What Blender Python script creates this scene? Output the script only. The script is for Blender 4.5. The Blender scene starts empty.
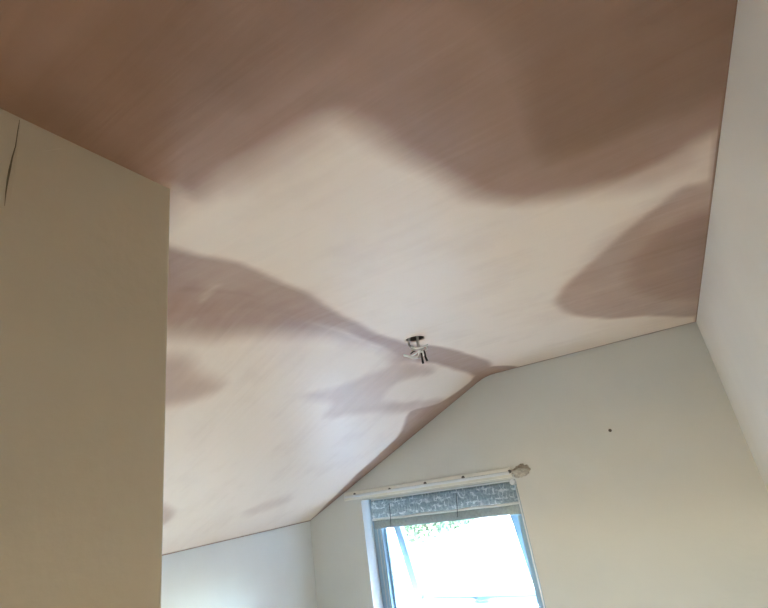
import bpy, bmesh, math, random
import numpy as np
from mathutils import Vector, Matrix, noise

sc = bpy.context.scene
COL = sc.collection
random.seed(7)

# ------------------------------------------------------------------ camera
F_PX, W_PX, H_PX = 458.28, 768, 608
CAM = Vector((0.0, 0.0, 1.85))
R_ = Vector((0.83484, 0.53008026, -0.14851629))
U_ = Vector((0.31074479, -0.23108565, 0.92197457))
F_ = Vector((-0.45440053, 0.81585191, 0.35763922))
cd = bpy.data.cameras.new('camera')
cd.sensor_fit = 'HORIZONTAL'; cd.sensor_width = 36.0
cd.lens = F_PX / W_PX * 36.0
cd.clip_start = 0.02; cd.clip_end = 300
cam = bpy.data.objects.new('camera', cd); COL.objects.link(cam)
cam.matrix_world = Matrix(((R_.x, U_.x, -F_.x, CAM.x), (R_.y, U_.y, -F_.y, CAM.y),
                           (R_.z, U_.z, -F_.z, CAM.z), (0, 0, 0, 1)))
sc.camera = cam

# ------------------------------------------------------------------ world, sun, exposure
wd = bpy.data.worlds.new('world'); sc.world = wd; wd.use_nodes = True
nt = wd.node_tree; nt.nodes.clear()
sky = nt.nodes.new('ShaderNodeTexSky'); sky.sky_type = 'NISHITA'
sky.sun_disc = False; sky.sun_elevation = math.radians(36.8); sky.sun_rotation = math.radians(176)
sky.air_density = 1.0; sky.dust_density = 2.5; sky.ozone_density = 1.0
bg = nt.nodes.new('ShaderNodeBackground'); bg.inputs['Strength'].default_value = 2.2
wo = nt.nodes.new('ShaderNodeOutputWorld')
nt.links.new(sky.outputs[0], bg.inputs[0]); nt.links.new(bg.outputs[0], wo.inputs[0])

sl = bpy.data.lights.new('sun', 'SUN'); sl.energy = 7.0; sl.angle = math.radians(0.53)
sl.color = (1.0, 0.955, 0.88)
so = bpy.data.objects.new('sun', sl); COL.objects.link(so)
so.rotation_euler = Vector((-0.06, 0.80, -0.60)).to_track_quat('-Z', 'Y').to_euler()

vs = sc.view_settings
vs.view_transform = 'Standard'; vs.look = 'None'; vs.gamma = 1.0; vs.use_curve_mapping = False
vs.exposure = 3.45
cy = sc.cycles
cy.use_denoising = True
cy.max_bounces = 14; cy.diffuse_bounces = 10; cy.glossy_bounces = 4
cy.transmission_bounces = 8; cy.transparent_max_bounces = 12
cy.caustics_reflective = False; cy.caustics_refractive = False
cy.sample_clamp_indirect = 0.0

# ------------------------------------------------------------------ room dimensions (metres)
XL, XR = -2.594, 0.255            # eaves wall / tall wall
YE, YB = 2.957, -1.70             # window wall / wall behind
ZF, ZC = 0.0, 2.40                # floor / flat ceiling
XC, ZEAVE, RC = -0.971, 1.656, 0.07
SL = (ZC - ZEAVE) / (XC - XL)
PX, PY = -0.640, 0.4295           # partition: face and far edge
WX0, WX1, WZ0, WZ1 = -2.097, -0.935, 0.88, 1.748   # window opening
WT = 0.27                         # window wall thickness
REV = 0.11                        # reveal depth to the window frame

def zc(x):
    d = x - XC
    if d >= RC: return ZC
    if d <= -RC: return ZC + SL * d
    return ZC - SL * (RC - d) ** 2 / (4 * RC)

def ray(px, py):
    return (R_ * ((px - 384) / F_PX) - U_ * ((py - 304) / F_PX) + F_)

def at(px, py, axis, v):
    d = ray(px, py); t = (v - CAM[axis]) / d[axis]
    return CAM + d * t

def on_ceiling(px, py):
    p = at(px, py, 2, ZC)
    if p.x < XC or (p - CAM).dot(ray(px, py)) < 0:
        d = ray(px, py)
        # z = ZC + SL*(x-XC)
        t = (ZC + SL * (CAM.x - XC) - CAM.z) / (d.z - SL * d.x)
        p = CAM + d * t
    return (p.x, p.y)

# ------------------------------------------------------------------ helpers
def tag(o, label=None, cat=None, group=None, kind=None):
    if label: o['label'] = label
    if cat: o['category'] = cat
    if group: o['group'] = group
    if kind: o['kind'] = kind
    return o

def obj(name, bm, mat, parent=None, smooth=False):
    me = bpy.data.meshes.new(name)
    bmesh.ops.recalc_face_normals(bm, faces=bm.faces)
    if smooth:
        for f in bm.faces: f.smooth = True
    bm.to_mesh(me); bm.free()
    if mat: me.materials.append(mat)
    o = bpy.data.objects.new(name, me); COL.objects.link(o)
    if parent: o.parent = parent
    return o

def empty(name, loc):
    o = bpy.data.objects.new(name, None); o.empty_display_size = 0.05
    COL.objects.link(o); o.location = loc
    return o

def rel(o, parent):
    """mesh was built in world coordinates; keep it there under a parent that has a location"""
    o.parent = parent
    o.matrix_parent_inverse = Matrix.Translation(parent.location).inverted()
    return o

def box(bm, x0, x1, y0, y1, z0, z1, bev=0.0, seg=2):
    vs_ = [bm.verts.new((x, y, z)) for x in (x0, x1) for y in (y0, y1) for z in (z0, z1)]
    idx = [(0, 1, 3, 2), (4, 6, 7, 5), (0, 4, 5, 1), (2, 3, 7, 6), (0, 2, 6, 4), (1, 5, 7, 3)]
    fs = [bm.faces.new([vs_[i] for i in f]) for f in idx]
    if bev:
        es = {e for f in fs for e in f.edges}
        bmesh.ops.bevel(bm, geom=list(es), offset=bev, segments=seg, profile=0.5, affect='EDGES')
    return vs_

def newbox(*a, **k):
    bm = bmesh.new(); box(bm, *a, **k); return bm

def tube(bm, pts, rad, n=10, cap=True):
    """tube through points with per-point radii"""
    pts = [Vector(p) for p in pts]
    rads = rad if isinstance(rad, (list, tuple)) else [rad] * len(pts)
    rings = []; prev = None
    for i, p in enumerate(pts):
        t = (pts[min(i + 1, len(pts) - 1)] - pts[max(i - 1, 0)]).normalized()
        if prev is None:
            a = t.orthogonal().normalized()
        else:
            a = (prev - t * prev.dot(t)).normalized()
        prev = a; b = t.cross(a)
        rings.append([bm.verts.new(p + (a * math.cos(2 * math.pi * k / n) + b * math.sin(2 * math.pi * k / n)) * rads[i]) for k in range(n)])
    for r0, r1 in zip(rings, rings[1:]):
        for k in range(n):
            bm.faces.new((r0[k], r0[(k + 1) % n], r1[(k + 1) % n], r1[k]))
    if cap:
        bm.faces.new(rings[0][::-1]); bm.faces.new(rings[-1])

def spline(pts, n=8):
    """Catmull-Rom through points"""
    P = [Vector(p) for p in pts]; P = [P[0] * 2 - P[1]] + P + [P[-1] * 2 - P[-2]]
    out = []
    for i in range(1, len(P) - 2):
        for k in range(n):
            t = k / n
            a, b, c, d = P[i - 1], P[i], P[i + 1], P[i + 2]
            out.append(0.5 * ((2 * b) + (c - a) * t + (2 * a - 5 * b + 4 * c - d) * t * t + (3 * b - a - 3 * c + d) * t ** 3))
    out.append(P[-2]); return out

# ------------------------------------------------------------------ materials
def base_mat(name):
    m = bpy.data.materials.new(name); m.use_nodes = True
    n = m.node_tree.nodes; l = m.node_tree.links
    return m, n, l, n['Principled BSDF']

def plain(name, col, rough=0.6, spec=0.5, metal=0.0, var=0.06, scale=6.0, bump=0.0, bscale=60.0):
    m, n, l, p = base_mat(name)
    tc = n.new('ShaderNodeTexCoord')
    nz = n.new('ShaderNodeTexNoise'); nz.inputs['Scale'].default_value = scale; nz.inputs['Detail'].default_value = 5
    l.new(tc.outputs['Object'], nz.inputs['Vector'])
    cr = n.new('ShaderNodeValToRGB')
    cr.color_ramp.elements[0].position = 0.3; cr.color_ramp.elements[1].position = 0.7
    cr.color_ramp.elements[0].color = tuple(c * (1 - var) for c in col) + (1,)
    cr.color_ramp.elements[1].color = tuple(min(1, c * (1 + var)) for c in col) + (1,)
    l.new(nz.outputs['Fac'], cr.inputs[0]); l.new(cr.outputs[0], p.inputs['Base Color'])
    p.inputs['Roughness'].default_value = rough; p.inputs['Metallic'].default_value = metal
    p.inputs['Specular IOR Level'].default_value = spec
    if bump:
        n2 = n.new('ShaderNodeTexNoise'); n2.inputs['Scale'].default_value = bscale; n2.inputs['Detail'].default_value = 6
        l.new(tc.outputs['Object'], n2.inputs['Vector'])
        b = n.new('ShaderNodeBump'); b.inputs['Strength'].default_value = bump; b.inputs['Distance'].default_value = 0.01
        l.new(n2.outputs['Fac'], b.inputs['Height']); l.new(b.outputs[0], p.inputs['Normal'])
    return m

M = {}
M['magnolia'] = plain('magnolia_paint', (0.67, 0.665, 0.635), 0.62, 0.35, var=0.025, scale=3.0, bump=0.10, bscale=35)
M['cream_light'] = plain('pale_magnolia_paint', (0.88, 0.84, 0.765), 0.6, 0.35, var=0.025, scale=3.0, bump=0.10, bscale=35)
M['partition'] = plain('old_lining_paint', (0.53, 0.455, 0.35), 0.7, 0.3, var=0.04, scale=5.0, bump=0.15, bscale=25)
M['white_paint'] = plain('white_wall_paint', (0.76, 0.77, 0.75), 0.6, 0.35, var=0.02, scale=4.0, bump=0.08, bscale=35)
M['floor'] = plain('oak_floor', (0.55, 0.45, 0.34), 0.5, 0.4, var=0.2, scale=9.0)
M['upvc'] = plain('white_upvc', (0.78, 0.81, 0.83), 0.3, 0.5, var=0.01)
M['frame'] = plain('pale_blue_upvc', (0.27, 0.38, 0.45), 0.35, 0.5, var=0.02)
M['rail'] = plain('cream_gloss_rail', (0.80, 0.78, 0.71), 0.35, 0.5, var=0.03, scale=20)
M['screw'] = plain('dark_screw', (0.13, 0.12, 0.11), 0.45, 0.5, metal=0.6)
M['torn'] = plain('broken_plaster', (0.48, 0.44, 0.38), 0.9, 0.2, var=0.3, scale=40, bump=0.5, bscale=90)
M['white_wire'] = plain('white_pvc_sleeve', (0.90, 0.88, 0.84), 0.4, 0.5, var=0.02)
M['grey_wire'] = plain('grey_cable_sheath', (0.50, 0.47, 0.43), 0.5, 0.4, var=0.05)
M['black_wire'] = plain('black_wire', (0.035, 0.028, 0.025), 0.5, 0.4, var=0.1)
M['cavity'] = plain('dark_loft_void', (0.20, 0.175, 0.16), 0.95, 0.1, var=0.2)
M['nail'] = plain('rusty_nail', (0.10, 0.075, 0.055), 0.6, 0.3, metal=0.3)
M['crack'] = plain('crack_shadow', (0.16, 0.13, 0.09), 0.95, 0.1)
M['cord'] = plain('grey_blind_cord', (0.10, 0.12, 0.13), 0.8, 0.2)
M['cordw'] = plain('pale_blind_chain', (0.75, 0.76, 0.74), 0.4, 0.4)
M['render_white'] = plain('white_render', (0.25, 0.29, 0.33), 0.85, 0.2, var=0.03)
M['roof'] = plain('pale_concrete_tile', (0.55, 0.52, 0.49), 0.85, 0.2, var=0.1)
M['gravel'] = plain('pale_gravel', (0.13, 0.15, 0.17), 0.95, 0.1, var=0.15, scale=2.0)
M['fence'] = plain('weathered_fence_timber', (0.42, 0.39, 0.35), 0.85, 0.2, var=0.1)
M['leaf'] = plain('tree_leaf', (0.03, 0.055, 0.035), 0.6, 0.3, var=0.3, scale=1.5)
M['leaf2'] = plain('climber_leaf', (0.05, 0.07, 0.055), 0.6, 0.3, var=0.3, scale=3)
M['bark'] = plain('bark', (0.16, 0.12, 0.09), 0.9, 0.1, var=0.2)

def glass_mat():
    m = bpy.data.materials.new('window_glass'); m.use_nodes = True
    n = m.node_tree.nodes; l = m.node_tree.links; n.clear()
    o = n.new('ShaderNodeOutputMaterial'); mx = n.new('ShaderNodeMixShader')
    t = n.new('ShaderNodeBsdfTransparent'); t.inputs[0].default_value = (0.95, 0.985, 0.975, 1)
    g = n.new('ShaderNodeBsdfGlossy'); g.inputs['Roughness'].default_value = 0.02
    fr = n.new('ShaderNodeFresnel'); fr.inputs[0].default_value = 1.45
    l.new(fr.outputs[0], mx.inputs[0]); l.new(t.outputs[0], mx.inputs[1]); l.new(g.outputs[0], mx.inputs[2])
    l.new(mx.outputs[0], o.inputs[0]); return m
M['glass'] = glass_mat()

def plaster_mat():
    m, n, l, p = base_mat('fresh_pink_plaster')
    tc = n.new('ShaderNodeTexCoord')
    at_ = n.new('ShaderNodeAttribute'); at_.attribute_name = 'wet'
    # broad blotches
    n1 = n.new('ShaderNodeTexNoise'); n1.inputs['Scale'].default_value = 4.5; n1.inputs['Detail'].default_value = 6; n1.inputs['Roughness'].default_value = 0.55
    l.new(tc.outputs['Object'], n1.inputs['Vector'])
    # trowel streaks: noise stretched along a diagonal sweep
    mp = n.new('ShaderNodeMapping'); mp.inputs['Rotation'].default_value = (0, 0, math.radians(-28)); mp.inputs['Scale'].default_value = (1.6, 16.0, 4.0)
    l.new(tc.outputs['Object'], mp.inputs['Vector'])
    n2 = n.new('ShaderNodeTexNoise'); n2.inputs['Scale'].default_value = 1.6; n2.inputs['Detail'].default_value = 5; n2.inputs['Distortion'].default_value = 0.4
    l.new(mp.outputs[0], n2.inputs['Vector'])
    def math_(op, a, b, clamp=False):
        x = n.new('ShaderNodeMath'); x.operation = op; x.use_clamp = clamp
        for i, v in enumerate((a, b)):
            if isinstance(v, (int, float)): x.inputs[i].default_value = v
            else: l.new(v, x.inputs[i])
        return x.outputs[0]
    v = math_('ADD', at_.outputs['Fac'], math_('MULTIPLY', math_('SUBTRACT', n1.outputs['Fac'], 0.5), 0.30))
    v = math_('ADD', v, math_('MULTIPLY', math_('SUBTRACT', n2.outputs['Fac'], 0.5), 0.15), True)
    cr = n.new('ShaderNodeValToRGB'); r = cr.color_ramp
    r.elements[0].position = 0.0; r.elements[0].color = (0.89, 0.75, 0.64, 1)
    r.elements[1].position = 1.0; r.elements[1].color = (0.215, 0.105, 0.048, 1)
    e = r.elements.new(0.30); e.color = (0.66, 0.50, 0.41, 1)
    e = r.elements.new(0.65); e.color = (0.40, 0.245, 0.182, 1)
    l.new(v, cr.inputs[0]); l.new(cr.outputs[0], p.inputs['Base Color'])
    ro = n.new('ShaderNodeMapRange'); ro.inputs['To Min'].default_value = 0.47; ro.inputs['To Max'].default_value = 0.45
    l.new(v, ro.inputs['Value']); l.new(ro.outputs[0], p.inputs['Roughness'])
    p.inputs['Specular IOR Level'].default_value = 0.65
    b = n.new('ShaderNodeBump'); b.inputs['Strength'].default_value = 0.18; b.inputs['Distance'].default_value = 0.01
    l.new(n2.outputs['Fac'], b.inputs['Height']); l.new(b.outputs[0], p.inputs['Normal'])
    return m
M['plaster'] = plaster_mat()

def blind_mat():
    """grey-blue voile printed with pale sketchy strokes; lets daylight through"""
    m = bpy.data.materials.new('printed_blind_cloth'); m.use_nodes = True
    n = m.node_tree.nodes; l = m.node_tree.links; n.clear()
    o = n.new('ShaderNodeOutputMaterial')
    tc = n.new('ShaderNodeTexCoord')
    sep = n.new('ShaderNodeSeparateXYZ'); l.new(tc.outputs['Object'], sep.inputs[0])
    cmb = n.new('ShaderNodeCombineXYZ'); l.new(sep.outputs['X'], cmb.inputs[0]); l.new(sep.outputs['Z'], cmb.inputs[1])
    wn = n.new('ShaderNodeTexNoise'); wn.inputs['Scale'].default_value = 30; wn.inputs['Detail'].default_value = 2
    l.new(cmb.outputs[0], wn.inputs['Vector'])
    wv = n.new('ShaderNodeVectorMath'); wv.operation = 'MULTIPLY_ADD'; wv.inputs[1].default_value = (0.035, 0.035, 0)
    l.new(wn.outputs['Color'], wv.inputs[0]); l.new(cmb.outputs[0], wv.inputs[2])
    def strokes(sx, sy, width, seed):
        mp = n.new('ShaderNodeMapping'); mp.inputs['Scale'].default_value = (sx, sy, 1); mp.inputs['Location'].default_value = (seed, seed * 0.7, 0)
        l.new(wv.outputs[0], mp.inputs[0])
        br = n.new('ShaderNodeTexBrick'); br.offset = 0.37; br.inputs['Scale'].default_value = 1.0
        br.inputs['Mortar Size'].default_value = width; br.inputs['Mortar Smooth'].default_value = 0.3
        br.inputs['Brick Width'].default_value = 0.8; br.inputs['Row Height'].default_value = 0.5
        l.new(mp.outputs[0], br.inputs['Vector']); return br.outputs['Fac']
    s1 = strokes(17, 15, 0.085, 0.0); s2 = strokes(36, 8, 0.07, 3.3)
    ns = n.new('ShaderNodeTexNoise'); ns.inputs['Scale'].default_value = 13; ns.inputs['Detail'].default_value = 3
    l.new(cmb.outputs[0], ns.inputs['Vector'])
    gate = n.new('ShaderNodeMapRange'); gate.inputs['From Min'].default_value = 0.46; gate.inputs['From Max'].default_value = 0.54
    l.new(ns.outputs['Fac'], gate.inputs['Value'])
    mx = n.new('ShaderNodeMix'); mx.data_type = 'FLOAT'
    l.new(gate.outputs[0], mx.inputs['Factor']); l.new(s1, mx.inputs[2]); l.new(s2, mx.inputs[3])
    weave = n.new('ShaderNodeTexNoise'); weave.inputs['Scale'].default_value = 60; weave.inputs['Detail'].default_value = 4
    l.new(cmb.outputs[0], weave.inputs['Vector'])
    cr = n.new('ShaderNodeValToRGB')
    cr.color_ramp.elements[0].position = 0.3; cr.color_ramp.elements[0].color = (0.30, 0.36, 0.39, 1)
    cr.color_ramp.elements[1].position = 0.7; cr.color_ramp.elements[1].color = (0.52, 0.59, 0.61, 1)
    l.new(weave.outputs['Fac'], cr.inputs[0])
    g2 = n.new('ShaderNodeTexNoise'); g2.inputs['Scale'].default_value = 26; g2.inputs['Detail'].default_value = 2
    l.new(wv.outputs[0], g2.inputs['Vector'])
    g3 = n.new('ShaderNodeMapRange'); g3.inputs['From Min'].default_value = 0.42; g3.inputs['From Max'].default_value = 0.56; g3.inputs['To Max'].default_value = 0.85
    l.new(g2.outputs['Fac'], g3.inputs['Value'])
    fm = n.new('ShaderNodeMath'); fm.operation = 'MULTIPLY'; l.new(mx.outputs[0], fm.inputs[0]); l.new(g3.outputs[0], fm.inputs[1])
    col = n.new('ShaderNodeMix'); col.data_type = 'RGBA'
    l.new(fm.outputs[0], col.inputs['Factor']); l.new(cr.outputs[0], col.inputs[6]); col.inputs[7].default_value = (0.90, 0.92, 0.92, 1)
    d = n.new('ShaderNodeBsdfDiffuse'); t = n.new('ShaderNodeBsdfTranslucent')
    l.new(col.outputs[2], d.inputs[0]); l.new(col.outputs[2], t.inputs[0])
    ms = n.new('ShaderNodeMixShader'); ms.inputs[0].default_value = 0.5
    l.new(d.outputs[0], ms.inputs[1]); l.new(t.outputs[0], ms.inputs[2]); l.new(ms.outputs[0], o.inputs[0])
    return m
M['blind'] = blind_mat()
M['hem'] = plain('grey_hem_cloth', (0.40, 0.46, 0.47), 0.8, 0.2, var=0.12, scale=60)

# ------------------------------------------------------------------ structure: walls
def prism_y(prof, y0, y1):
    """polygon in xz extruded along y"""
    bm = bmesh.new()
    a = [bm.verts.new((x, y0, z)) for x, z in prof]; b = [bm.verts.new((x, y1, z)) for x, z in prof]
    bm.faces.new(a); bm.faces.new(b[::-1])
    for i in range(len(a)):
        j = (i + 1) % len(a); bm.faces.new((a[i], b[i], b[j], a[j]))
    return bm

def ceil_prof(x0, x1, up=0.03):
    xs = [x1, XC + RC] + [XC + RC - 2 * RC * k / 8 for k in range(1, 8)] + [XC - RC, x0]
    xs = sorted({round(min(max(x, x0), x1), 5) for x in xs}, reverse=True)
    return [(x, zc(x) + up) for x in xs]

# window wall with its opening
def window_wall():
    bm = bmesh.new()
    x0, x1 = XL - 0.2, XR + 0.2
    outer = [(x0, -0.1), (x1, -0.1)] + ceil_prof(x0, x1, 0.02)
    inner = [(WX0, WZ0), (WX1, WZ0), (WX1, WZ1), (WX0, WZ1)]
    def loop(pts, y):
        v = [bm.verts.new((x, y, z)) for x, z in pts]
        return v, [bm.edges.new((v[i], v[(i + 1) % len(v)])) for i in range(len(v))]
    res = []
    for y in (YE, YE + WT):
        vo, eo = loop(outer, y); vi, ei = loop(inner, y)
        bmesh.ops.triangle_fill(bm, use_beauty=True, use_dissolve=True, edges=eo + ei)
        res.append((vo, vi))
    for k in (0, 1):
        a, b = res[0][k], res[1][k]
        for i in range(len(a)):
            j = (i + 1) % len(a); bm.faces.new((a[i], a[j], b[j], b[i]))
    return obj('wall_window', bm, M['magnolia'])
tag(window_wall(), 'cream painted gable wall around the window, under the creased ceiling', 'wall', kind='structure')

tag(obj('wall_left', newbox(XL - 0.2, XL, YB - 0.1, YE, -0.1, zc(XL) + 0.02), M['white_paint']),
    'low white eaves wall meeting the foot of the sloping ceiling', 'wall', kind='structure')
tag(obj('wall_right', newbox(XR, XR + 0.2, YB - 0.1, YE, -0.1, ZC + 0.02), M['cream_light']),
    'tall cream wall rising to the flat ceiling at the right edge', 'wall', kind='structure')
# wall behind the viewer with an unseen window added there to let in fill light
BX0, BX1, BZ0_, BZ1_ = -0.40, -0.08, 1.42, 1.79
bw = bmesh.new()
for a in ((XL - 0.2, BX0, -0.1, ZC + 0.02), (BX1, XR + 0.2, -0.1, ZC + 0.02), (BX0, BX1, -0.1, BZ0_), (BX0, BX1, BZ1_, ZC + 0.02)):
    box(bw, a[0], a[1], YB - 0.2, YB, a[2], a[3])
tag(obj('wall_back', bw, M['magnolia']), 'cream wall behind the viewer with a small window added for fill light', 'wall', kind='structure')
w2 = tag(empty('fill_window', ((BX0 + BX1) / 2, YB - 0.1, BZ0_)), 'small white window added in the unseen wall behind the viewer for fill light', 'window', kind='structure')
for a in ((BX0, BX0 + 0.05, BZ0_, BZ1_), (BX1 - 0.05, BX1, BZ0_, BZ1_)):
    rel(obj('frame_jamb', newbox(a[0], a[1], YB - 0.14, YB - 0.08, a[2], a[3], bev=0.004), M['upvc']), w2)
for a in ((BX0 + 0.05, BX1 - 0.05, BZ0_, BZ0_ + 0.05), (BX0 + 0.05, BX1 - 0.05, BZ1_ - 0.05, BZ1_)):
    rel(obj('frame_rail', newbox(a[0], a[1], YB - 0.14, YB - 0.08, a[2], a[3], bev=0.004), M['upvc']), w2)
rel(obj('pane', newbox(BX0 + 0.045, BX1 - 0.045, YB - 0.115, YB - 0.109, BZ0_ + 0.045, BZ1_ - 0.045), M['glass']), w2)
pl2 = bpy.data.lights.new('window_portal', 'AREA'); pl2.shape = 'RECTANGLE'
pl2.size = BX1 - BX0; pl2.size_y = BZ1_ - BZ0_; pl2.cycles.is_portal = True
po2 = bpy.data.objects.new('window_portal', pl2); COL.objects.link(po2)
po2.location = ((BX0 + BX1) / 2, YB - 0.205, (BZ0_ + BZ1_) / 2); po2.rotation_euler = (math.pi / 2, 0, 0)
tag(obj('floor', newbox(XL - 0.2, XR + 0.2, YB - 0.2, YE, -0.1, 0.0), M['floor']),
    'brown timber floor of the room', 'floor', kind='structure')

# partition in the left foreground: rounded far arris
def partition():
    prof = [(XL, 0.0), (PX, 0.0)] + ceil_prof(XL, PX, 0.015)
    bm = prism_y(prof, YB, PY)
    es = [e for e in bm.edges if all(abs(v.co.x - PX) < 1e-4 and abs(v.co.y - PY) < 1e-4 for v in e.verts)]
    bmesh.ops.bevel(bm, geom=es, offset=0.006, segments=4, profile=0.5, affect='EDGES')
    return obj('wall_partition', bm, M['partition'])
part = tag(partition(), 'olive cream partition wall in the left foreground with a cracked top corner', 'wall', kind='structure')

# crack running down the partition from the ceiling
def crack(pxs, wid):
    bm = bmesh.new(); prev = None
    pts = [at(px, py, 0, PX) for px, py in pxs]
    for i, p in enumerate(pts):
        w = wid[i]
        q = [bm.verts.new((PX + dx, p.y + s * w, p.z)) for s, dx in ((-1, 0.0004), (0, 0.0012), (1, 0.0004))]
        if prev:
            for k in range(2): bm.faces.new((prev[k], prev[k + 1], q[k + 1], q[k]))
        prev = q
    o = obj('crack', bm, M['crack'], part); return o
crack([(19.5, 120), (17.5, 132), (15.5, 146), (12, 158), (9.5, 170), (7.5, 180), (5.5, 194), (4.5, 206)],
      [0.0002, 0.0005, 0.0006, 0.0008, 0.0013, 0.0011, 0.0006, 0.0002])
# a lifted flake edge of lining paper beside the crack
def flake():
    bm = bmesh.new()
    pts = [(20, 122), (60, 139), (62, 148), (40, 152), (22, 168), (12, 196), (16, 160)]
    v = [bm.verts.new(at(a, b, 0, PX + 0.0006)) for a, b in pts]
    f = bm.faces.new(v)
    r = bmesh.ops.extrude_face_region(bm, geom=[f])
    for e in r['geom']:
        if isinstance(e, bmesh.types.BMVert): e.co.x = PX - 0.004
    return obj('paper_flake', bm, M['partition'], part)
flake()

# ------------------------------------------------------------------ ceiling with wet and dry plaster
HX, HY, HR = -0.838, 1.728, 0.041         # cable hole

def sdf(poly, X, Y):
    """signed distance to polygon, negative inside (numpy)"""
    P = np.array(poly, float); n = len(P)
    d = np.full(X.shape, 1e9); ins = np.zeros(X.shape, bool)
    for i in range(n):
        ax, ay = P[i]; bx, by = P[(i + 1) % n]
        ex, ey = bx - ax, by - ay
        wx, wy = X - ax, Y - ay
        t = np.clip((wx * ex + wy * ey) / (ex * ex + ey * ey + 1e-12), 0, 1)
        d = np.minimum(d, np.hypot(wx - ex * t, wy - ey * t))
        c = ((ay <= Y) & (by > Y)) | ((by <= Y) & (ay > Y))
        xi = ax + (Y - ay) / (by - ay + 1e-12) * ex
        ins ^= c & (X < xi)
    return np.where(ins, -d, d)

def smooth_poly(pts, n=4):
    P = pts; out = []
    N = len(P)
    for i in range(N):
        a, b, c, d = (np.array(P[(i + k - 1) % N], float) for k in range(4))
        for k in range(n):
            t = k / n
            out.append(tuple(0.5 * (2 * b + (c - a) * t + (2 * a - 5 * b + 4 * c - d) * t * t + (3 * b - a - 3 * c + d) * t ** 3)))
    return out

C = on_ceiling
# damp areas: outline, how damp (0 dry .. 1 soaked), edge softness in metres
WET = []
edgeA = [(168, 196), (190, 198), (208, 190), (235, 166), (270, 147), (305, 131), (338, 119), (362, 128), (390, 150), (425, 168),
         (455, 182), (480, 196), (515, 204), (548, 200), (585, 190), (620, 182), (660, 168), (690, 152), (712, 138)]
A = [C(*p) for p in edgeA]
WET.append(([(-3.2, A[0][1] - 0.02), (-0.9, A[0][1] - 0.02)] + A + [(0.6, A[-1][1] - 0.05), (0.6, -2.2), (-3.2, -2.2)], 0.70, 0.05))
# wetter still nearer the viewer
WET.append(([C(170, 188), C(215, 176), C(300, 118), C(370, 78), C(420, 45), C(470, 75), C(490, 130), C(520, 182), C(560, 180), C(640, 150), C(712, 120)]
            + [(0.6, 0.8), (0.6, -2.2), (-3.2, -2.2), (-3.2, 0.43)], 0.86, 0.11))
# half-dry fade between the big damp area and the patch by the tall wall
WET.append(([C(570, 188), C(610, 192), C(650, 188), C(685, 174), C(706, 168), C(712, 130), C(650, 150)], 0.34, 0.07))
# patch by the tall wall
WET.append(([C(*p) for p in [(556, 303), (566, 286), (590, 262), (615, 238), (648, 212), (680, 188), (704, 182)]] + [(0.5, C(704, 196)[1]), (0.5, C(697, 321)[1])]
            + [C(*p) for p in [(690, 317), (650, 316), (610, 318), (575, 315)]], 0.52, 0.03))
WET.append(([C(*p) for p in [(600, 285), (625, 245), (655, 222), (685, 200), (706, 196)]] + [(0.5, C(704, 205)[1]), (0.5, C(697, 305)[1])] + [C(690, 306), C(630, 304)], 0.72, 0.17))
# band along the crease: sharp upper edge, fading out downhill
up = [(168, 246), (205, 256), (245, 264), (290, 285), (330, 307), (370, 329), (398, 341), (416, 345), (440, 347), (465, 353), (492, 364)]
WET.append(([C(100, 229)] + [C(*p) for p in up]
            + [C(484, 377), C(466, 372), C(440, 364), C(418, 362), C(398, 358), C(380, 345), C(350, 333), C(300, 318), C(250, 312), C(200, 318), C(100, 305)], 0.59, 0.022))
WET.append(([C(100, 243)] + [C(x, y + 14) for x, y in up[:6]]
            + [C(420, 356), C(398, 364), C(384, 350), C(350, 340), C(300, 335), C(240, 336), C(200, 337), C(100, 320)], 0.57, 0.06))
WET.append(([C(*p) for p in [(160, 275), (215, 275), (260, 285), (300, 305), (280, 312), (230, 305), (160, 305)]], 0.68, 0.11))
# fainter arms below it
WET.append(([C(*p) for p in [(398, 360), (430, 366), (432, 374), (398, 382), (388, 402), (440, 398), (446, 404), (410, 412), (370, 412), (325, 418), (330, 404), (302, 396), (345, 384), (385, 368)]], 0.32, 0.04))
# damp strip against the window wall
WET.append(([C(*p) for p in [(308, 524), (350, 480), (396, 438), (410, 412), (440, 402), (468, 384), (476, 374), (494, 366)]] + [(C(492, 372)[0], 3.1), (XL, 3.1), (XL, 2.95)], 0.62, 0.018))
# small patches by the partition edge
WET.append(([C(*p) for p in [(140, 362), (186, 359), (203, 372), (220, 386), (196, 401), (140, 404)]], 0.42, 0.05))
WET.append(([C(*p) for p in [(140, 504), (168, 506), (173, 516), (160, 526), (140, 526)]], 0.40, 0.03))
WET.append(([C(*p) for p in [(243, 512), (283, 497), (287, 502), (255, 515)]], 0.20, 0.05))
# drier smears lying over the damp ones
DRY = [([C(*p) for p in [(203, 297), (217, 284), (222, 284), (208, 297)]], 0.28, 0.012),
       ([C(*p) for p in [(182, 326), (192, 318), (195, 320), (185, 328)]], 0.2, 0.015),
       ([C(*p) for p in [(690, 172), (712, 135), (716, 150), (710, 182), (702, 186)]], 0.35, 0.03),
       ([C(*p) for p in [(394, 396), (402, 383), (440, 374), (464, 376), (462, 384), (436, 396), (405, 402)]], 0.6, 0.02)]

def lines(a, b, step, extra=()):
    n = max(1, int(round((b - a) / step)))
    v = [a + (b - a) * i / n for i in range(n + 1)]
    for e in extra:
        k = min(range(1, len(v) - 1), key=lambda i: abs(v[i] - e)); v[k] = e
    return v

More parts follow.
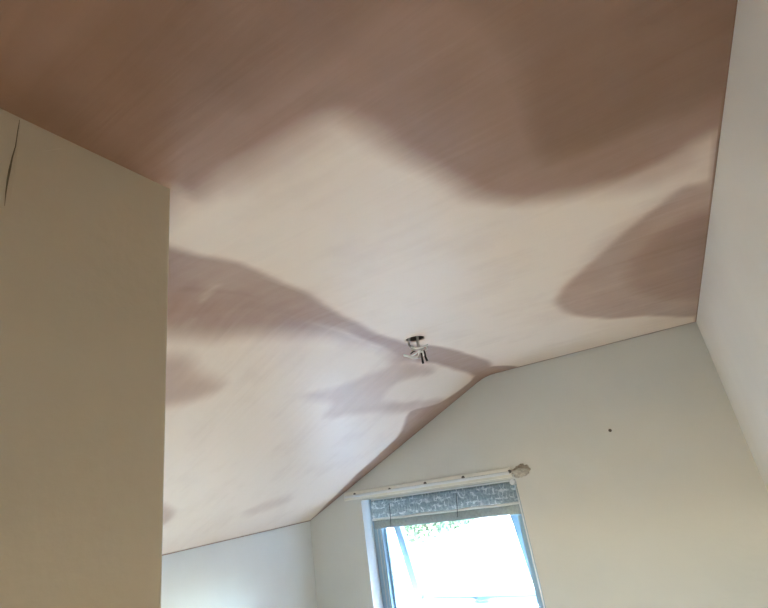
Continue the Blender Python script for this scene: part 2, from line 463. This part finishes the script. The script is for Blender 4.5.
def ceiling():
    xs = lines(XL - 0.12, XR + 0.12, 0.0125, (XL, XR, HX - HR, HX + HR, HX))
    ys = lines(YB - 0.12, YE + 0.12, 0.0125, (YE, HY - HR, HY + HR, HY))
    # fine lines right at the wall junctions
    xs = sorted(set(xs + [XR - 0.003, XR - 0.006, XL + 0.003, XL + 0.007])); ys = sorted(set(ys + [YE - 0.004, YE - 0.008, YE - 0.016]))
    nx, ny = len(xs), len(ys)
    X, Y = np.meshgrid(np.array(xs), np.array(ys), indexing='ij')
    # turn the square of cells around the hole into a round one
    dx, dy = X - HX, Y - HY
    ch = np.maximum(abs(dx), abs(dy)); eu = np.hypot(dx, dy) + 1e-9
    wgt = np.clip((2.2 * HR - ch) / (1.2 * HR), 0, 1)
    f = 1 + (ch / eu - 1) * wgt
    hole = ch <= HR * 1.02
    X = HX + dx * f; Y = HY + dy * f
    Z = np.vectorize(zc)(X)
    # hand-trowelled unevenness
    nz = np.array([noise.noise(Vector((x * 1.7, y * 1.7, 3.1))) for x, y in zip(X.ravel(), Y.ravel())]).reshape(X.shape)
    nw = np.array([noise.noise(Vector((x * 7, y * 7, 9.7))) for x, y in zip(X.ravel(), Y.ravel())]).reshape(X.shape)
    nv = np.array([noise.noise(Vector((x * 7, y * 7, 21.3))) for x, y in zip(X.ravel(), Y.ravel())]).reshape(X.shape)
    edge = np.minimum(np.minimum(abs(X - XL), abs(X - XR)), np.minimum(abs(Y - YE), 1))
    Z = Z + nz * 0.004 * np.clip(edge / 0.1, 0, 1)
    Xw, Yw = X + nw * 0.013, Y + nv * 0.013
    wet = np.zeros(X.shape)
    for poly, val, soft in WET:
        d = sdf(smooth_poly(poly), Xw, Yw)
        t = np.clip(0.5 - d / (2 * soft), 0, 1); t = t * t * (3 - 2 * t)
        wet = np.maximum(wet, val * t)
    for poly, val, soft in DRY:
        d = sdf(smooth_poly(poly), Xw, Yw)
        t = np.clip(0.5 - d / (2 * soft), 0, 1); t = t * t * (3 - 2 * t)
        wet = wet * (1 - val * t)
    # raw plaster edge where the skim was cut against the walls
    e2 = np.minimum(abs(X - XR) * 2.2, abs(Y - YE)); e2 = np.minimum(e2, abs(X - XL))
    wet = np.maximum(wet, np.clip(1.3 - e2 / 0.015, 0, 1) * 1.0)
    idx = np.arange(nx * ny).reshape(nx, ny)
    faces = []
    for i in range(nx - 1):
        for j in range(ny - 1):
            if hole[i, j] and hole[i + 1, j] and hole[i, j + 1] and hole[i + 1, j + 1]: continue
            faces.append((idx[i, j], idx[i, j + 1], idx[i + 1, j + 1], idx[i + 1, j]))
    me = bpy.data.meshes.new('ceiling')
    co = np.stack([X, Y, Z], -1).reshape(-1, 3)
    me.from_pydata(co.tolist(), [], [tuple(int(k) for k in f_) for f_ in faces])
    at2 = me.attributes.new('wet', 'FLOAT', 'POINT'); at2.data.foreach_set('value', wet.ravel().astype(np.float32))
    bm = bmesh.new(); bm.from_mesh(me)
    bmesh.ops.delete(bm, geom=[v for v in bm.verts if not v.link_faces], context='VERTS')
    for fc in bm.faces: fc.smooth = True
    rim = [e for e in bm.edges if e.is_boundary and all((v.co.xy - Vector((HX, HY))).length < HR * 1.3 for v in e.verts)]
    r = bmesh.ops.extrude_edge_only(bm, edges=rim)
    for g in r['geom']:
        if isinstance(g, bmesh.types.BMVert): g.co.z += 0.004
        if isinstance(g, bmesh.types.BMFace): g.smooth = False
    bm.to_mesh(me); bm.free()
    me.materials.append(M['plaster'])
    o = bpy.data.objects.new('ceiling', me); COL.objects.link(o)
    return o
ceil = tag(ceiling(), 'freshly plastered pink ceiling with brown damp patches, flat then sloping down to the eaves', 'ceiling', kind='structure')
# void above the cable hole
cv = bmesh.new()
box(cv, HX - 0.08, HX + 0.08, HY - 0.08, HY + 0.08, ZC + 0.003, ZC + 0.10)
bmesh.ops.delete(cv, geom=[f for f in cv.faces if f.calc_center_median().z < ZC + 0.004], context='FACES')
obj('cable_hole_void', cv, M['cavity'], ceil)
# outer roof skin that keeps daylight out above the plaster
rf = prism_y([(x, z) for x, z in ceil_prof(XL - 0.2, XR + 0.2, 0.14)] + [(XL - 0.2, zc(XL - 0.2) + 0.20), (XC, ZC + 0.22), (XR + 0.2, ZC + 0.22)], YB - 0.2, YE + WT)
tag(obj('trim_1', rf, M['roof']), 'roof deck over the plastered ceiling', 'roof', kind='structure')

# ------------------------------------------------------------------ window
YF0, YF1 = YE + REV, YE + REV + 0.07      # fixed frame depth range
FW = 0.075
win = tag(empty('window_1', ((WX0 + WX1) / 2, YF0, WZ0)), 'pale blue grey plastic window with its top-hung sash pushed open', 'window', kind='structure')
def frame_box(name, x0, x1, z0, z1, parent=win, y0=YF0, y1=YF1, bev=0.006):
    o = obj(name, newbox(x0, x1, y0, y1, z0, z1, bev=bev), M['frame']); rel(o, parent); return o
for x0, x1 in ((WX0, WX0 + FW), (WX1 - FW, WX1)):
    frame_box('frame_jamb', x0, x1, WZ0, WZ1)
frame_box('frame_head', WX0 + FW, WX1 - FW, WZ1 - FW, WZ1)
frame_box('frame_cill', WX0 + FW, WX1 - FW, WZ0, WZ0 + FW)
# rebate lips on the fixed frame
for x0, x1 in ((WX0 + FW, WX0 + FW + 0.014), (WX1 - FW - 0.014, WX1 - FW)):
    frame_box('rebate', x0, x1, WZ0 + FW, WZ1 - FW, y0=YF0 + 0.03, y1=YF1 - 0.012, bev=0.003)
# glass-side gasket lines
for x0 in (WX0 + FW * 0.45, WX0 + FW * 0.8):
    o = obj('gasket', newbox(x0, x0 + 0.004, YF0 - 0.0015, YF0 + 0.004, WZ0 + FW, WZ1 - FW), M['grey_wire']); rel(o, win)
# opening sash, hinged along its top
SX0, SX1 = WX0 + FW + 0.055, WX1 - FW - 0.02
SZ1, SH, SW, SD = WZ1 - FW - 0.004, WZ1 - WZ0 - 2 * FW - 0.01, 0.055, 0.05
OPEN = math.radians(17.5)
sb = bmesh.new()
box(sb, SX0, SX0 + SW, 0, SD, -SH, 0, bev=0.005); box(sb, SX1 - SW, SX1, 0, SD, -SH, 0, bev=0.005)
box(sb, SX0 + SW, SX1 - SW, 0, SD, -SW, 0, bev=0.005); box(sb, SX0 + SW, SX1 - SW, 0, SD, -SH, -SH + SW, bev=0.005)
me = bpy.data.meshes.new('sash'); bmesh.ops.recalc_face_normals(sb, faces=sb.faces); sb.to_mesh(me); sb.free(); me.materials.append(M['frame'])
sash = bpy.data.objects.new('sash', me); COL.objects.link(sash)
sash.parent = win
sash.matrix_parent_inverse = Matrix.Translation(win.location).inverted()
sash.location = (0, YF0 + 0.028, SZ1); sash.rotation_euler = (OPEN, 0, 0)
gl = obj('pane', newbox(SX0 + SW - 0.005, SX1 - SW + 0.005, SD * 0.45, SD * 0.45 + 0.006, -SH + SW - 0.005, -SW + 0.005), M['glass'], sash)
# handle on the sash bottom rail
hb = bmesh.new(); cx = (SX0 + SX1) / 2
box(hb, cx - 0.012, cx + 0.012, -0.012, 0.0, -SH + 0.01, -SH + 0.045, bev=0.003); box(hb, cx - 0.008, cx + 0.10, -0.030, -0.012, -SH + 0.018, -SH + 0.034, bev=0.004)
obj('handle', hb, M['upvc'], sash)
# friction stay between frame and sash
sb2 = bmesh.new(); tube(sb2, [(SX0 - 0.008, YF1 - 0.02, SZ1 - 0.28), (SX0 - 0.006, YF1 + 0.075, SZ1 - 0.40)], 0.005, 6)
rel(obj('stay', sb2, M['grey_wire']), win)
# inner window board and outer cill
tag(obj('trim_2', newbox(WX0 - 0.04, WX1 + 0.04, YE - 0.04, YE - 0.0005, WZ0 - 0.022, WZ0 + 0.004, bev=0.008), M['upvc']),
    'white window board along the bottom of the window', 'sill', kind='structure')

# daylight portal exactly in the opening (guides sampling only, gives off nothing)
pl = bpy.data.lights.new('window_portal', 'AREA'); pl.shape = 'RECTANGLE'
pl.size = WX1 - WX0; pl.size_y = WZ1 - WZ0; pl.cycles.is_portal = True
po = bpy.data.objects.new('window_portal', pl); COL.objects.link(po)
po.location = ((WX0 + WX1) / 2, YE + WT + 0.005, (WZ0 + WZ1) / 2); po.rotation_euler = (-math.pi / 2, 0, 0)

# ------------------------------------------------------------------ rail above the window
RX0, RX1, RZ0, RZ1 = -2.232, -0.945, 1.772, 1.818
rail = tag(empty('curtain_rail', ((RX0 + RX1) / 2, YE, RZ0)), 'cream curtain rail screwed to the wall above the window', 'curtain rail')
rel(obj('batten', newbox(RX0, RX1, YE - 0.020, YE, RZ0 - 0.012, RZ1, bev=0.004), M['rail']), rail)
rel(obj('track', newbox(RX0 + 0.012, RX1 - 0.01, YE - 0.034, YE - 0.020, RZ0 + 0.006, RZ0 + 0.024, bev=0.005), M['upvc']), rail)
for px, py in ((354.5, 494.5), (389.5, 489.5), (425, 483.5), (463, 477.5), (509.5, 471.5)):
    p = at(px, py, 1, YE - 0.022)
    sbm = bmesh.new()
    tube(sbm, [(p.x, YE - 0.0195, p.z), (p.x, YE - 0.024, p.z), (p.x, YE - 0.0265, p.z)], [0.011, 0.010, 0.005], 12)
    rel(obj('screw', sbm, M['screw'], None), rail)
# broken plaster lump at the right-hand end of the rail
def lump():
    bm = bmesh.new()
    bmesh.ops.create_icosphere(bm, subdivisions=4, radius=1.0)
    c = at(521, 471, 1, YE)
    for v in bm.verts:
        d = v.co.normalized()
        k = 1 + 0.38 * noise.noise(d * 2.1 + Vector((4, 1, 2))) + 0.16 * noise.noise(d * 6.3)
        # a hollow on the lower front
        hollow = max(0.0, d.dot(Vector((0.1, -0.85, -0.5)).normalized()) - 0.45)
        k *= 1 - 0.75 * hollow
        v.co = Vector((d.x * 0.056 * k, d.y * 0.030 * k, d.z * 0.036 * k + d.x * 0.006))
    bmesh.ops.translate(bm, verts=bm.verts, vec=(c.x, YE - 0.002, c.z))
    return obj('plaster_lump', bm, M['torn'], None, smooth=True)
rel(lump(), rail)

# ------------------------------------------------------------------ blind in the reveal
BY = YE + 0.05
bx0, bx1 = -2.035, -0.958
BZ1, BZ0 = WZ1 - 0.002, 1.548
blind = tag(empty('roman_blind', ((bx0 + bx1) / 2, BY, BZ1)), 'grey blue printed blind drawn up at the top of the window', 'blind')
def cloth(z0, z1, y, wav, name, mat, sag=0.0, thick=0.002):
    bm = bmesh.new(); N, K = 60, 8; g = []
    for k in range(K + 1):
        for i in range(N + 1):
            u, t = i / N, k / K
            x = bx0 + (bx1 - bx0) * u
            yy = y + wav * math.sin(u * 17 + 1.3) * t + wav * 0.6 * math.sin(u * 41) * t - 0.008 * math.sin(math.pi * t)
            z = z1 + (z0 - z1) * t - sag * math.sin(math.pi * u) * t
            g.append(bm.verts.new((x, yy, z)))
    for k in range(K):
        for i in range(N):
            a = k * (N + 1) + i; bm.faces.new((g[a], g[a + 1], g[a + N + 2], g[a + N + 1]))
    o = obj(name, bm, mat, None, smooth=True)
    md = o.modifiers.new('thick', 'SOLIDIFY'); md.thickness = thick
    return rel(o, blind)
rel(obj('headrail', newbox(bx0, bx1, BY - 0.012, BY + 0.02, BZ1 - 0.022, BZ1, bev=0.004), M['upvc']), blind)
cloth(BZ0 + 0.062, BZ1 - 0.012, BY - 0.016, 0.0025, 'printed_cloth', M['blind'])
cloth(BZ0, BZ0 + 0.058, BY - 0.006, 0.002, 'hem', M['hem'])
# pale stitched rod pocket between print and hem
bmr = bmesh.new(); tube(bmr, [(bx0 + (bx1 - bx0) * k / 20, BY - 0.018, BZ0 + 0.062 + 0.0015 * math.sin(k)) for k in range(21)], 0.0085, 8)
rel(obj('rod_pocket', bmr, M['cordw'], None, smooth=True), blind)
# lifting cords over the cloth and the loose pull cord
for px0, px1 in ((389, 391), (456, 457.5)):
    a = at(px0, 503 if px0 < 420 else 493, 1, BY - 0.03); b = at(px1, 527 if px0 < 420 else 517, 1, BY - 0.03)
    cb = bmesh.new(); tube(cb, [a, (a + b) / 2 + Vector((0.002, 0, 0)), b], 0.0022, 6); rel(obj('cord', cb, M['cord']), blind)
pts = [at(x, y, 1, BY - 0.02) for x, y in ((392, 526), (394.5, 534), (396, 545), (398, 556), (401.5, 566), (404.5, 576), (406, 590), (409, 612))]
cb = bmesh.new(); tube(cb, spline(pts, 4), 0.0016, 6); rel(obj('pull_cord', cb, M['cord']), blind)
pts2 = [at(x, y, 1, BY - 0.02) for x, y in ((404, 555), (405, 564), (405.2, 575))]
cb = bmesh.new(); tube(cb, spline(pts2, 4), [0.001] + [0.004] * 7 + [0.001], 8); rel(obj('cord_pull', cb, M['grey_wire'], None, True), blind)
# side chain on the right with its control knob
cb = bmesh.new(); tube(cb, [(WX1 - 0.022, YE + 0.03, WZ1 - 0.015), (WX1 - 0.022, YE + 0.005, WZ1 - 0.015), (WX1 - 0.022, YE - 0.006, WZ1 - 0.015)], [0.020, 0.020, 0.015], 16)
rel(obj('control_knob', cb, M['upvc'], None), blind)
cb = bmesh.new(); tube(cb, [(WX1 - 0.012, YE + 0.012, WZ1 - 0.02 - 0.1 * k) for k in range(8)], 0.005, 6); rel(obj('side_chain', cb, M['cordw'], None, True), blind)

# ------------------------------------------------------------------ bare cable hanging from the ceiling hole
cab = tag(empty('light_cable', (HX, HY, ZC)), 'stub of bare light cable with white and black wire ends hanging from the ceiling hole', 'cable')
def W(px, py, dy=0.0):
    return at(px, py, 1, 1.752 + dy)
def wire(name, pts, rad, mat, n=8):
    bm = bmesh.new(); P = spline(pts, 6)
    rr = [rad[0] + (rad[1] - rad[0]) * i / (len(P) - 1) for i in range(len(P))] if isinstance(rad, tuple) else rad
    tube(bm, P, rr, n); return rel(obj(name, bm, mat, None, True), cab)
wire('sheath', [(HX - 0.015, HY, ZC + 0.05), W(409, 342), W(409.5, 346, -0.01), W(414, 349.5, -0.015), W(420, 349, -0.01), W(424, 347.5)], (0.0055, 0.0055), M['grey_wire'])
wire('sheath', [(HX + 0.012, HY + 0.01, ZC + 0.05), W(418, 344, 0.01), W(420, 349, 0.01), W(421, 354), W(419, 358)], (0.006, 0.0085), M['grey_wire'])
wire('white_core', [W(411.5, 346.5, -0.02), W(416, 348.2, -0.025), W(421, 347.5, -0.025), W(428, 344.8, -0.01)], (0.0055, 0.0035), M['white_wire'])
wire('white_core', [W(404, 355.2), W(408, 356), W(413, 357.8), W(418, 357), W(421, 353)], (0.0052, 0.0062), M['white_wire'])
wire('white_core', [W(404.5, 355.4, 0.01), W(411, 356, 0.006), W(416, 353.5), W(420, 350)], (0.003, 0.003), M['white_wire'])
wire('white_core', [W(426, 346, 0.01), W(427, 348), W(425, 351)], (0.003, 0.003), M['white_wire'])
wire('black_core', [W(410.5, 354), W(413, 352), W(416, 350.5)], (0.003, 0.0035), M['black_wire'])
wire('black_core', [W(424, 350.5, -0.01), W(425, 354, -0.01), W(425.5, 357, -0.012), W(427.2, 361, -0.012)], (0.003, 0.0052), M['black_wire'])
wire('black_core', [W(421.5, 353, -0.012), W(422.2, 358, -0.014), W(423.2, 363.5, -0.014)], (0.003, 0.0055), M['black_wire'])
tb = newbox(-0.013, 0.013, -0.009, 0.009, -0.011, 0.011, bev=0.003)
t = obj('terminal_block', tb, M['white_wire'], cab)
t.location = W(421.5, 353.2, 0.004) - Vector((HX, HY, ZC)); t.rotation_euler = (0.3, 0.5, 0.4)
# small nail left in the window wall
def nail():
    p = at(610.3, 430.4, 1, YE); bm = bmesh.new()
    tube(bm, [(p.x, YE + 0.004, p.z), (p.x, YE - 0.010, p.z), (p.x, YE - 0.0101, p.z), (p.x, YE - 0.0125, p.z)], [0.004, 0.004, 0.009, 0.007], 12)
    return obj('nail', bm, M['nail'])
tag(nail(), 'small dark nail head left in the bare cream window wall', 'nail')

# ------------------------------------------------------------------ outside
GZ = -2.8
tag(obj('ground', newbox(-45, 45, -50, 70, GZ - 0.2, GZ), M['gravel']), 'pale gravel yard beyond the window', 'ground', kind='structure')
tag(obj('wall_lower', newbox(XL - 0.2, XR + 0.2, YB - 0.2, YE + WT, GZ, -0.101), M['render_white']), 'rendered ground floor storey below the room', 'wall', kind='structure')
# neighbouring white gabled house
NY = 14.0
house = tag(empty('neighbouring_house', (-2.5, NY, GZ)), 'white rendered house with a low gable seen through the window', 'house')
pa = at(415, 547, 1, NY); pb = at(480, 520, 1, NY)
sl_ = (pb.z - pa.z) / (pb.x - pa.x)
ex0 = -10.5; rx = -2.0; ex1 = 2 * rx - ex0
ez = pa.z + (ex0 - pa.x) * sl_; rz = pa.z + (rx - pa.x) * sl_
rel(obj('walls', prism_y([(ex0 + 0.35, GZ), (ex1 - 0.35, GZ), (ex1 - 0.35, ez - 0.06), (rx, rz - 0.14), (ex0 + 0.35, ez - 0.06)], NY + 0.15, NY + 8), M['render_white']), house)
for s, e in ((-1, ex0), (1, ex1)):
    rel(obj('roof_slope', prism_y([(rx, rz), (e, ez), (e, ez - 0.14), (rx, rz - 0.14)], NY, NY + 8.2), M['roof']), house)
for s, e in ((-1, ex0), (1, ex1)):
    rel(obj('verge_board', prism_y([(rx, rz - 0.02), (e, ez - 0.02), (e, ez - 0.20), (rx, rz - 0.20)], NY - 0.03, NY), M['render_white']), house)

# leaf clusters
def foliage(cs, n, size, seed):
    rnd = random.Random(seed); verts = []; faces = []
    for (c, rad, w) in cs:
        c = Vector(c)
        for _ in range(int(n * w)):
            d = Vector((rnd.gauss(0, 1), rnd.gauss(0, 1), rnd.gauss(0, 1))).normalized()
            p = c + Vector((d.x * rad[0], d.y * rad[1], d.z * rad[2])) * (rnd.random() ** 0.4)
            a = Vector((rnd.gauss(0, 1), rnd.gauss(0, 1), rnd.gauss(0, 1))).normalized(); b = a.orthogonal().normalized()
            s = size * (0.6 + 0.8 * rnd.random()); k = len(verts)
            verts += [p - a * s, p + b * s * 0.5, p + a * s, p - b * s * 0.5]; faces.append((k, k + 1, k + 2, k + 3))
    return verts, faces
def tree(px, py, y, rx_, rz_, seed, label):
    p = at(px, py, 1, y)
    root = tag(empty('garden_tree', (p.x, y, GZ)), label, 'tree', 'trees behind the neighbouring house')
    rnd = random.Random(seed)
    cs = [((p.x + rnd.uniform(-.6, .6) * rx_, y + rnd.uniform(-.6, .6) * rx_, p.z + rnd.uniform(-.6, .6) * rz_), (rx_ * .5, rx_ * .5, rz_ * .45), 1) for _ in range(9)]
    v, f = foliage(cs, 900, 0.13, seed)
    me = bpy.data.meshes.new('foliage'); me.from_pydata([tuple(q) for q in v], [], f); me.materials.append(M['leaf'])
    o = bpy.data.objects.new('foliage', me); COL.objects.link(o); rel(o, root); o['kind'] = 'stuff'
    bm = bmesh.new(); tube(bm, spline([(p.x + .1, y, GZ), (p.x - .05, y, GZ + (p.z - GZ) * .5), (p.x, y, p.z)], 5), [0.22 - 0.012 * k for k in range(11)], 8)
    rel(obj('trunk', bm, M['bark'], None, True), root)
tree(424, 520, 24.5, 1.9, 1.6, 3, 'leafy tree at the left behind the white gable')
tree(452, 508, 33.0, 2.0, 1.4, 5, 'leafy tree right of its neighbour behind the white gable')
# climbing plants on the gable
def climber(px, py, r, seed, label):
    p = at(px, py, 1, NY + 0.05)
    root = tag(empty('climbing_plant', (p.x, NY + 0.05, GZ)), label, 'plant', 'climbers on the white gable wall')
    rnd = random.Random(seed)
    cs = [((p.x + rnd.uniform(-r, r), NY - 0.02, p.z + rnd.uniform(-r, r) * .8), (.22 * r + .04, .12, .2 * r + .04), 1) for _ in range(8)]
    v, f = foliage(cs, 34, 0.045, seed)
    me = bpy.data.meshes.new('foliage'); me.from_pydata([tuple(q) for q in v], [], f); me.materials.append(M['leaf2'])
    o = bpy.data.objects.new('foliage', me); COL.objects.link(o); rel(o, root); o['kind'] = 'stuff'
    bm = bmesh.new(); tube(bm, spline([(p.x, NY + .1, GZ), (p.x + .12, NY + .08, GZ + (p.z - GZ) * .5), (p.x, NY + 0.06, p.z)], 5), 0.018, 6)
    rel(obj('stem', bm, M['bark'], None, True), root)
climber(455, 589, 0.42, 11, 'sparse climbing plant left of the bushier one on the white gable')
climber(510, 590, 0.50, 12, 'bushier green climbing plant at the right of the white gable')
